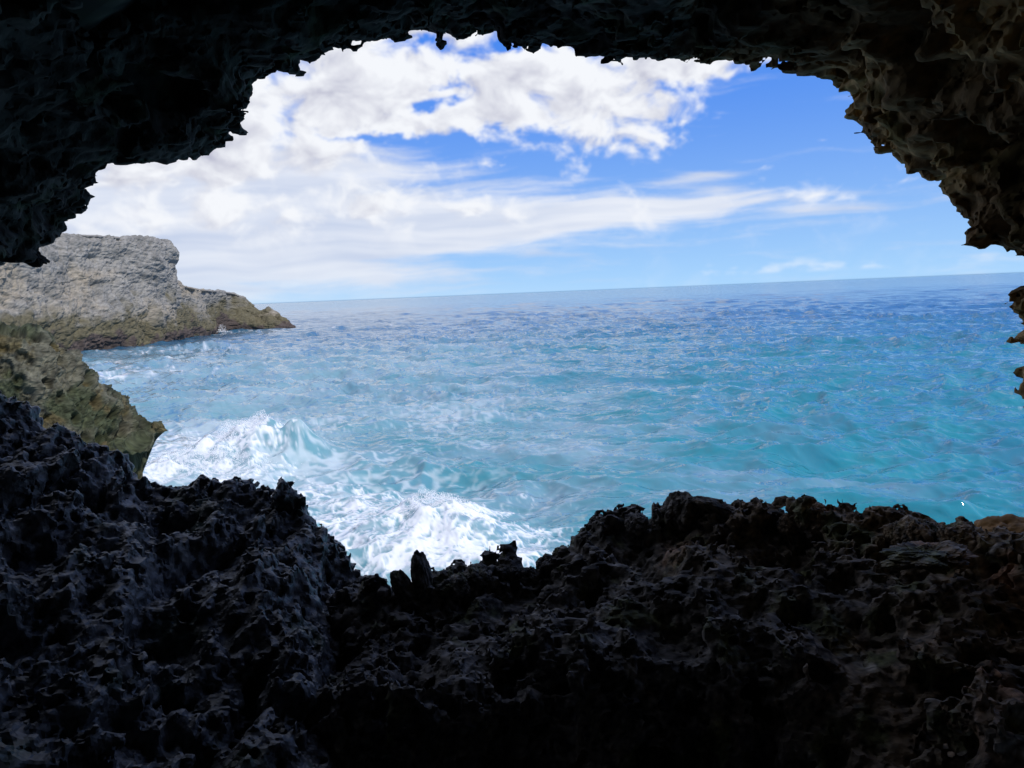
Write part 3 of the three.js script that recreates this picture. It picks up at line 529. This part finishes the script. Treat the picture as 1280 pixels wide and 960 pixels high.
// ---------------------------------------------------------------- far headland
{
  // top edge [x, y], foot [x, y] at the waterline
  const P = [
    [-420, 262, -460, 520], [-220, 280, -260, 480], [-60, 292, -60, 460], [0, 295, 0, 453], [30, 294, 40, 447], [70, 293, 90, 441], [120, 294, 130, 437], [160, 297, 165, 433], [196, 298, 190, 430], [212, 302, 202, 428], [219, 318, 210, 427], [217, 336, 218, 426],
    [216, 349, 224, 425], [226, 356, 234, 423], [246, 361, 250, 420], [270, 363, 270, 417], [290, 366, 290, 414.5], [306, 372, 305, 413.5], [318, 384, 318, 412.8], [326, 388, 326, 412.3], [336, 384, 336, 411.8], [346, 392, 346, 411.2], [358, 400, 358, 410.6], [369, 408, 368, 410.2],
  ];
  const B = P.map(([, , x, y]) => atSea(x, y)), n = P.length;
  const T = P.map(([x, y], i) => { const d = B[i].distanceTo(CAM) * 1.02; return at(x, y, d); });
  const back = new THREE.Vector3(-0.75, 0, -0.66);
  const bump = (i, t, out) => { const q = B[i].clone().lerp(T[i], t); const r = ray(P[i][0], P[i][1]); q.addScaledVector(r, -out); q.y = mix(B[i].y, T[i].y, t); return q; };
  const rows = [
    T.map((p) => { const q = p.clone().addScaledVector(back, 90); q.y = -3; return q; }),
    T.map((p) => { const q = p.clone().addScaledVector(back, 60); q.y = Math.max(p.y - 2, -2); return q; }),
    T.map((p) => { const q = p.clone().addScaledVector(back, 4); q.y -= 0.9; return q; }),
    T,
    P.map((_, i) => bump(i, 0.86, 1.2)),
    P.map((_, i) => bump(i, 0.55, 0.4)),
    P.map((_, i) => bump(i, 0.32, 2.6)),
    P.map((_, i) => bump(i, 0.10, 1.6)),
    B.map((p) => { const q = p.clone(); q.y = -0.2; return q; }),
    B.map((p) => { const q = p.clone(); q.y = -4; return q; }),
  ];
  const disp = (x, y, z, nx, ny, nz, out, v) => {
    const w = fbm(x * 0.06, y * 0.06, z * 0.06, 3), lowEnd = sstep(30, 6, 0) , edge = Math.exp(-Math.pow((v - 3) / 0.4, 2));
    const strata = ridged(x * 0.10, y * 0.55 + w * 2, z * 0.10, 4) - 0.6, rub = dome(x * 0.55, y * 0.8, z * 0.55) - 0.72, rub2 = dome(x * 1.5, y * 2.0, z * 1.5) - 0.72;
    const d = w * 3.0 * (1 - edge * 0.6) + strata * 0.5 + (ridged(x * 0.09 + 5, y * 0.035, z * 0.09, 4) - 0.6) * 1.3 + rub * 0.8 + rub2 * 0.55 + fbm(x * 0.25, y * 0.25, z * 0.25, 3) * 1.1 * (1 - edge * 0.5);
    out[0] = nx * d; out[1] = ny * d * (v < 3 ? 0.35 : 1); out[2] = nz * d;
  };
  const paint = (x, y, z, c, v, u) => {
    const n1 = fbm(x * 0.05, y * 0.10, z * 0.05, 4), n2 = fbm(x * 0.16 + 30, y * 0.3, z * 0.16, 3), f = 0.88 + 0.22 * noise(x * 0.9, y * 1.3, z * 0.9) + 0.3 * noise(x * 2.4, y * 3, z * 2.4);
    let r = 0.285, g = 0.274, b = 0.252;                                        // weathered pale grey limestone
    const cream = sstep(0.0, 0.3, n1); r = mix(r, 0.35, cream * 0.55); g = mix(g, 0.29, cream * 0.55); b = mix(b, 0.205, cream * 0.55);
    const lich = sstep(0.05, 0.32, n2); r = mix(r, 0.20, lich * 0.7); g = mix(g, 0.195, lich * 0.7); b = mix(b, 0.18, lich * 0.7);
    const yy = y + n1 * 9 + n2 * 4 + noise(x * 0.5, y * 0.5, z * 0.5) * 1.5;
    const alg = sstep(10.0, 5.5, yy); r = mix(r, 0.120, alg * 0.9); g = mix(g, 0.106, alg * 0.9); b = mix(b, 0.060, alg * 0.9);   // algae band with a ragged edge
    const tide = sstep(3.6, 2.4, yy) ; r = mix(r, 0.095, tide); g = mix(g, 0.076, tide); b = mix(b, 0.068, tide);                // purple-brown tide zone
    c[0] = r * f; c[1] = g * f; c[2] = b * f;
  };
  const o = new THREE.Mesh(sheet(rows, spans(P.map((p) => [p[0], p[1]]), 0.95, 4, 0.2), [4, 8, 8, 20, 40, 34, 30, 16, 3], disp, paint, true), M.cliff);
  o.name = 'headland_cliff'; scene.add(o);
  tag(o, 'pale grey limestone headland with a flat top and a low brown point across the bay', 'headland');
}

// ---------------------------------------------------------------- sea
const FOAM = [ // [x, y of the bearing at sea level, half width m, half depth m, strength]
  [300, 572, 4.0, 3.4, 1.0], [215, 590, 5.0, 3.6, 0.85], [346, 562, 1.4, 1.6, 0.8], [180, 560, 5, 3, 0.7], [250, 545, 7, 4, 0.6],
  [540, 655, 3.2, 4.0, 1.05], [598, 668, 1.6, 1.8, 0.7], [470, 690, 3.0, 2.6, 0.8], [440, 640, 2.0, 1.6, 0.4], [540, 715, 3.6, 1.8, 0.9], [640, 704, 1.6, 0.7, 0.8], [380, 640, 3.5, 3.0, 0.6], [330, 620, 4, 3, 0.7],
  [160, 455, 9, 6, 0.75], [210, 440, 14, 9, 0.5], [120, 470, 8, 5, 0.7], [190, 470, 10, 4, 0.55], [290, 416, 14, 8, 0.6], [380, 414, 20, 10, 0.35],
].map(([x, y, a, b, s]) => { const p = atSea(x, y); return [p.x, p.z, a, b, s]; });
const MOUND = [ // breaking crests: x, y, half width, half depth, height
  [318, 574, 3.0, 1.7, 1.9], [372, 578, 1.9, 1.4, 1.15], [250, 590, 4.0, 2.2, 0.9], [545, 668, 2.3, 2.3, 1.4], [592, 690, 1.2, 1.6, 0.5], [930, 520, 5, 2.2, 0.5], [850, 496, 6, 2.6, 0.6], [800, 600, 4.0, 2.0, 0.4], [760, 660, 3, 1.8, 0.4], [200, 462, 10, 2.0, 1.1], [240, 436, 12, 2.5, 1.3], [440, 640, 1.8, 1.4, 0.45], [500, 590, 2.6, 1.6, 0.45],
].map(([x, y, a, b, h]) => { const p = atSea(x, y); return [p.x, p.z, a, b, h]; });
const WAVES = [], CHOP = [[0.06, 0.22, 5.9], [0.14, 0.32, 3.3], [0.30, 0.35, 8.1], [0.62, 0.20, 15.7], [1.3, 0.065, 27.3]];
{
  const r = rng(99);
  for (let i = 0; i < 32; i++) {
    const t = i / 31, L = 30 * Math.pow(0.9 / 30, t) * (0.9 + 0.2 * r()), k = 2 * Math.PI / L, spread = 0.25 + 0.95 * Math.pow(t, 0.7), a = 0.22 + (r() + r() - 1) * spread;
    WAVES.push([k * -Math.sin(a), k * Math.cos(a), 0.0112 * Math.pow(L, 0.76) * (0.6 + 0.8 * r()) * (L < 4 ? 0.6 : 0.85), r() * 6.283, L]);
  }
}
function seaAt(x, z, dr, out) {
  let px = 0, py = 0, pz = 0;
  const gust = 0.8 + 0.5 * noise(x * 0.03, 0, z * 0.03) + 0.35 * noise(x * 0.11, 3, z * 0.11);
  const wx = x + 2.2 * noise(x * 0.05, 7, z * 0.05), wz = z + 2.2 * noise(x * 0.05, 17, z * 0.05);
  for (const [kx, kz, A, ph, L] of WAVES) {
    const res = clamp(L / dr * 0.7 - 0.6); if (res <= 0) continue;
    const th = kx * wx + kz * wz + ph, a = A * gust * res, s = Math.sin(th), c = Math.cos(th), kk = Math.hypot(kx, kz);
    py += a * s; px += a * 0.5 * c * kx / kk; pz += a * 0.5 * c * kz / kk;
  }
  // short wind chop with sharp crests
  for (const [f, A, sd] of CHOP) { const res = clamp(1 / f / dr * 0.6 - 0.5); if (res <= 0) continue; const n = noise((wx * 0.93 + wz * 0.3) * f * 0.75 + sd, sd, (wz - wx * 0.3) * f * 1.25); py += A * gust * res * (1 + 0.9 * sstep(40, 140, Math.hypot(x, z))) * (0.55 - Math.abs(n) * 1.9); }
  out[0] = px; out[1] = py; out[2] = pz;
}
const stepAt = (r) => 0.0072 * r * (1 + r / 420) * (r < 18 ? 3 : 1) * mix(1, 0.42, sstep(19, 23, r) * sstep(50, 44, r));
const sea = (() => {
  const az = [], rr = [];
  for (let i = 0; i < 30; i++) az.push(-88 + (88 - 43) * i / 30);
  for (let i = 0; i < 820; i++) az.push(-43 + 86 * i / 820);
  for (let i = 0; i <= 24; i++) az.push(43 + 45 * i / 24);
  let r = 6; while (r < 26000) { rr.push(r); r += stepAt(r); } rr.push(26000);
  const nu = az.length, nv = rr.length, pos = new Float32Array(nu * nv * 3), col = new Float32Array(nu * nv * 3), uv = new Float32Array(nu * nv * 2), out = [0, 0, 0];
  for (let j = 0; j < nv; j++) for (let i = 0; i < nu; i++) {
    const a = az[i] * Math.PI / 180, x = Math.sin(a) * rr[j], z = -Math.cos(a) * rr[j], q = (j * nu + i) * 3;
    const dr = stepAt(rr[j]);
    seaAt(x, z, dr, out);
    let foam = 0, up = 0;
    if (rr[j] < 330) {
      for (const [fx, fz, w, h, s] of FOAM) { const dx = (x - fx) / w, dz = (z - fz) / h, d = dx * dx + dz * dz; if (d < 5) foam += s * Math.exp(-d); }
      for (const [fx, fz, w, h, s] of MOUND) { const dx = (x - fx) / w, dz = (z - fz) / h, d = dx * dx + dz * dz; if (d < 6) up += s * Math.exp(-d) * (0.85 + 0.3 * noise(x * 0.9, 5, z * 0.9)); }
    }
    foam = 1 - Math.exp(-foam * 1.1);
    const n1 = fbm(x * 0.16, 2, z * 0.22, 3), wxx = x + 0.35 * noise(x * 1.6, 1, z * 1.6), wzz = z + 0.35 * noise(x * 1.6, 9, z * 1.6);
    let lace = 0;
    if (foam > 0.05) {
      const fq = rr[j] > 80 ? 0.25 : 1; worley(wxx * 1.5 * fq, 0.5 + up * 1.9 * fq, wzz * 1.5 * fq); const e1 = 1 - clamp((F2 - F1) * 2.2);
      worley(wxx * 3.9 * fq, 4.5 + up * 5 * fq, wzz * 3.9 * fq); const e2 = 1 - clamp((F2 - F1) * 2.2);
      const streak = fbm(x * 0.5, 3 + up * 0.7, z * 0.9, 4);
      lace = sstep(0.40, 0.80, foam * 0.80 + (e1 * 0.5 + e2 * 0.5 - 0.5) * 0.75 + streak * 0.5);
    }
    // whitecaps and drifting foam streaks on open water
    const crest = out[1] / 0.65, cap = sstep(0.70, 0.86, 0.8 * fbm(x * 0.16 + 50, 4, z * 0.24, 3) + 0.36 * crest + 0.2 * fbm(x * 1.6, 2, z * 2.4, 2)) * (rr[j] > 16 ? 1 : 0);
    let drift = 0;
    if (rr[j] < 90) { worley(wxx * 0.8 + n1, 8.5, wzz * 1.5); drift = sstep(0.30, 0.75, (1 - clamp((F2 - F1) * 3)) * 0.6 + fbm(x * 0.09 + 9, 6, z * 0.13, 3) * 1.1 + 0.25 * noise(x * 2.2, 3, z * 4)) * 0.42 * sstep(80, 40, rr[j]) * sstep(9, -6, x + 8 * n1); }
    const white = clamp(Math.max(lace, cap * 0.85, drift));
    // water: deep blue offshore, turquoise over the shallows and in stirred-up patches
    const shal = clamp(sstep(210, 40, rr[j] + 70 * fbm(x * 0.022, 1, z * 0.022, 3)) * (0.70 + 0.55 * n1) + 0.35 * foam);
    let cr = mix(0.016, 0.024, shal), cg = mix(0.120, 0.230, shal), cb = mix(0.235, 0.285, shal);
    { const surf = sstep(230, 70, rr[j] + 60 * n1) * sstep(20, -16, x + 26 * n1) * (0.6 + 0.8 * fbm(x * 0.08, 12, z * 0.16, 3)), foamAndSheen = clamp(foam * 0.22 + surf * 0.8) * 0.9; cr = mix(cr, 0.36, foamAndSheen); cg = mix(cg, 0.48, foamAndSheen); cb = mix(cb, 0.54, foamAndSheen); }  // whitened by foam; left side paints silvery sky reflection into the water colour
    const froth = lace * (0.12 * noise(x * 1.6, 3, z * 1.6) + 0.07 * noise(x * 5, 3, z * 5) + 0.035 * noise(x * 12, 3, z * 12)) * clamp(0.25 + up * 0.6) * sstep(110, 60, rr[j]);
    pos[q] = x + out[0]; pos[q + 1] = out[1] + up + froth + lace * 0.03; pos[q + 2] = z + out[2];
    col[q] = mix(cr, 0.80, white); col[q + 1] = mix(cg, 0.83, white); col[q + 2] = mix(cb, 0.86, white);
    uv[(j * nu + i) * 2] = x / 9; uv[(j * nu + i) * 2 + 1] = z / 9;
  }
  const idx = new Uint32Array((nu - 1) * (nv - 1) * 6); let k = 0;
  for (let j = 0; j < nv - 1; j++) for (let i = 0; i < nu - 1; i++) { const p = j * nu + i, b = p + 1, c = p + nu, d = c + 1; idx[k++] = p; idx[k++] = b; idx[k++] = c; idx[k++] = b; idx[k++] = d; idx[k++] = c; }
  const g = new THREE.BufferGeometry();
  g.setAttribute('position', new THREE.BufferAttribute(pos, 3)); g.setAttribute('color', new THREE.BufferAttribute(col, 3)); g.setAttribute('uv', new THREE.BufferAttribute(uv, 2));
  g.setIndex(new THREE.BufferAttribute(idx, 1)); g.computeVertexNormals();
  // wind ripples: a tiling map of slopes, 9 m a side
  const S = 1024, rip = new Uint8Array(S * S * 4), rw = [], rnd = rng(5);
  for (let i = 0; i < 48; i++) { const m = 4 + Math.floor(Math.pow(rnd(), 1.4) * 22), a = 0.2 + (rnd() + rnd() - 1) * 1.2, kx = Math.round(-Math.sin(a) * m), kz = Math.round(Math.cos(a) * m); rw.push([kx, kz, rnd() * 6.283]); }
  const SIN = new Float32Array(S); for (let i = 0; i < S; i++) SIN[i] = Math.sin(i / S * 2 * Math.PI);
  for (let y = 0; y < S; y++) for (let x = 0; x < S; x++) {
    let sx = 0, sz = 0;
    for (const [a, b, p] of rw) { const c = SIN[((a * x + b * y + Math.round(p * 163)) % S + S) % S], l = 0.033 / Math.hypot(a, b); sx += c * a * l; sz += c * b * l; }
    const n = 1 / Math.sqrt(1 + sx * sx + sz * sz), i = (y * S + x) * 4;
    rip[i] = 127.5 + 127.5 * -sx * n; rip[i + 1] = 127.5 + 127.5 * -sz * n; rip[i + 2] = 127.5 + 127.5 * n; rip[i + 3] = 255;
  }
  const rt = new THREE.DataTexture(rip, S, S); rt.wrapS = rt.wrapT = THREE.RepeatWrapping; rt.magFilter = THREE.LinearFilter; rt.needsUpdate = true;
  const o = new THREE.Mesh(g, new THREE.MeshPhysicalMaterial({ color: 0xffffff, vertexColors: true, roughness: 0.06, ior: 1.5, normalMap: rt }));
  o.name = 'sea'; scene.add(o);
  return tag(o, 'choppy turquoise and blue sea with white foam near the rocks', 'sea', null, 'structure');
})();

// ---------------------------------------------------------------- spray thrown up by the breakers
{
  const r = rng(321), g = new THREE.IcosahedronGeometry(1, 0), mat = new THREE.MeshPhysicalMaterial({ color: new THREE.Color().setRGB(0.85, 0.87, 0.9), roughness: 0.6 });
  const make = (list, label) => {
    const total = list.reduce((a, b) => a + b[6], 0), im = new THREE.InstancedMesh(g, mat, total), m = new THREE.Matrix4(), q = new THREE.Quaternion(), s = new THREE.Vector3(), p = new THREE.Vector3(); let n = 0;
    for (const [x, y, w, d, base, high, count, size] of list) {
      const c = atSea(x, y);
      for (let i = 0; i < count; i++) {
        const a = r() * 6.283, e = Math.sqrt(-Math.log(1 - r() * 0.97)) * 0.7, up = Math.pow(r(), 1.8);
        p.set(c.x + Math.cos(a) * e * w, base * Math.exp(-e * e) + high * up * Math.exp(-e * e * 0.8) * (0.6 + 0.6 * noise(c.x + Math.cos(a) * e * w * 1.5, 2, c.z + Math.sin(a) * e * d)), c.z + Math.sin(a) * e * d);
        s.setScalar(size * (0.35 + r() * r() * 1.3)); m.compose(p, q, s); im.setMatrixAt(n++, m);
      }
    }
    im.name = 'sea_spray'; scene.add(im);
    tag(im, label, 'spray', null, 'stuff');
  };
  make([[318, 574, 2.8, 1.6, 1.6, 1.3, 16000, 0.017], [260, 588, 3.6, 1.8, 0.8, 0.8, 9000, 0.015], [545, 668, 1.8, 1.8, 1.25, 0.5, 7000, 0.011], [276, 416, 2.2, 1.0, 0.4, 3.2, 700, 0.06]], 'white spray and droplets thrown up by the breaking waves');
}

renderer.render(scene, camera);
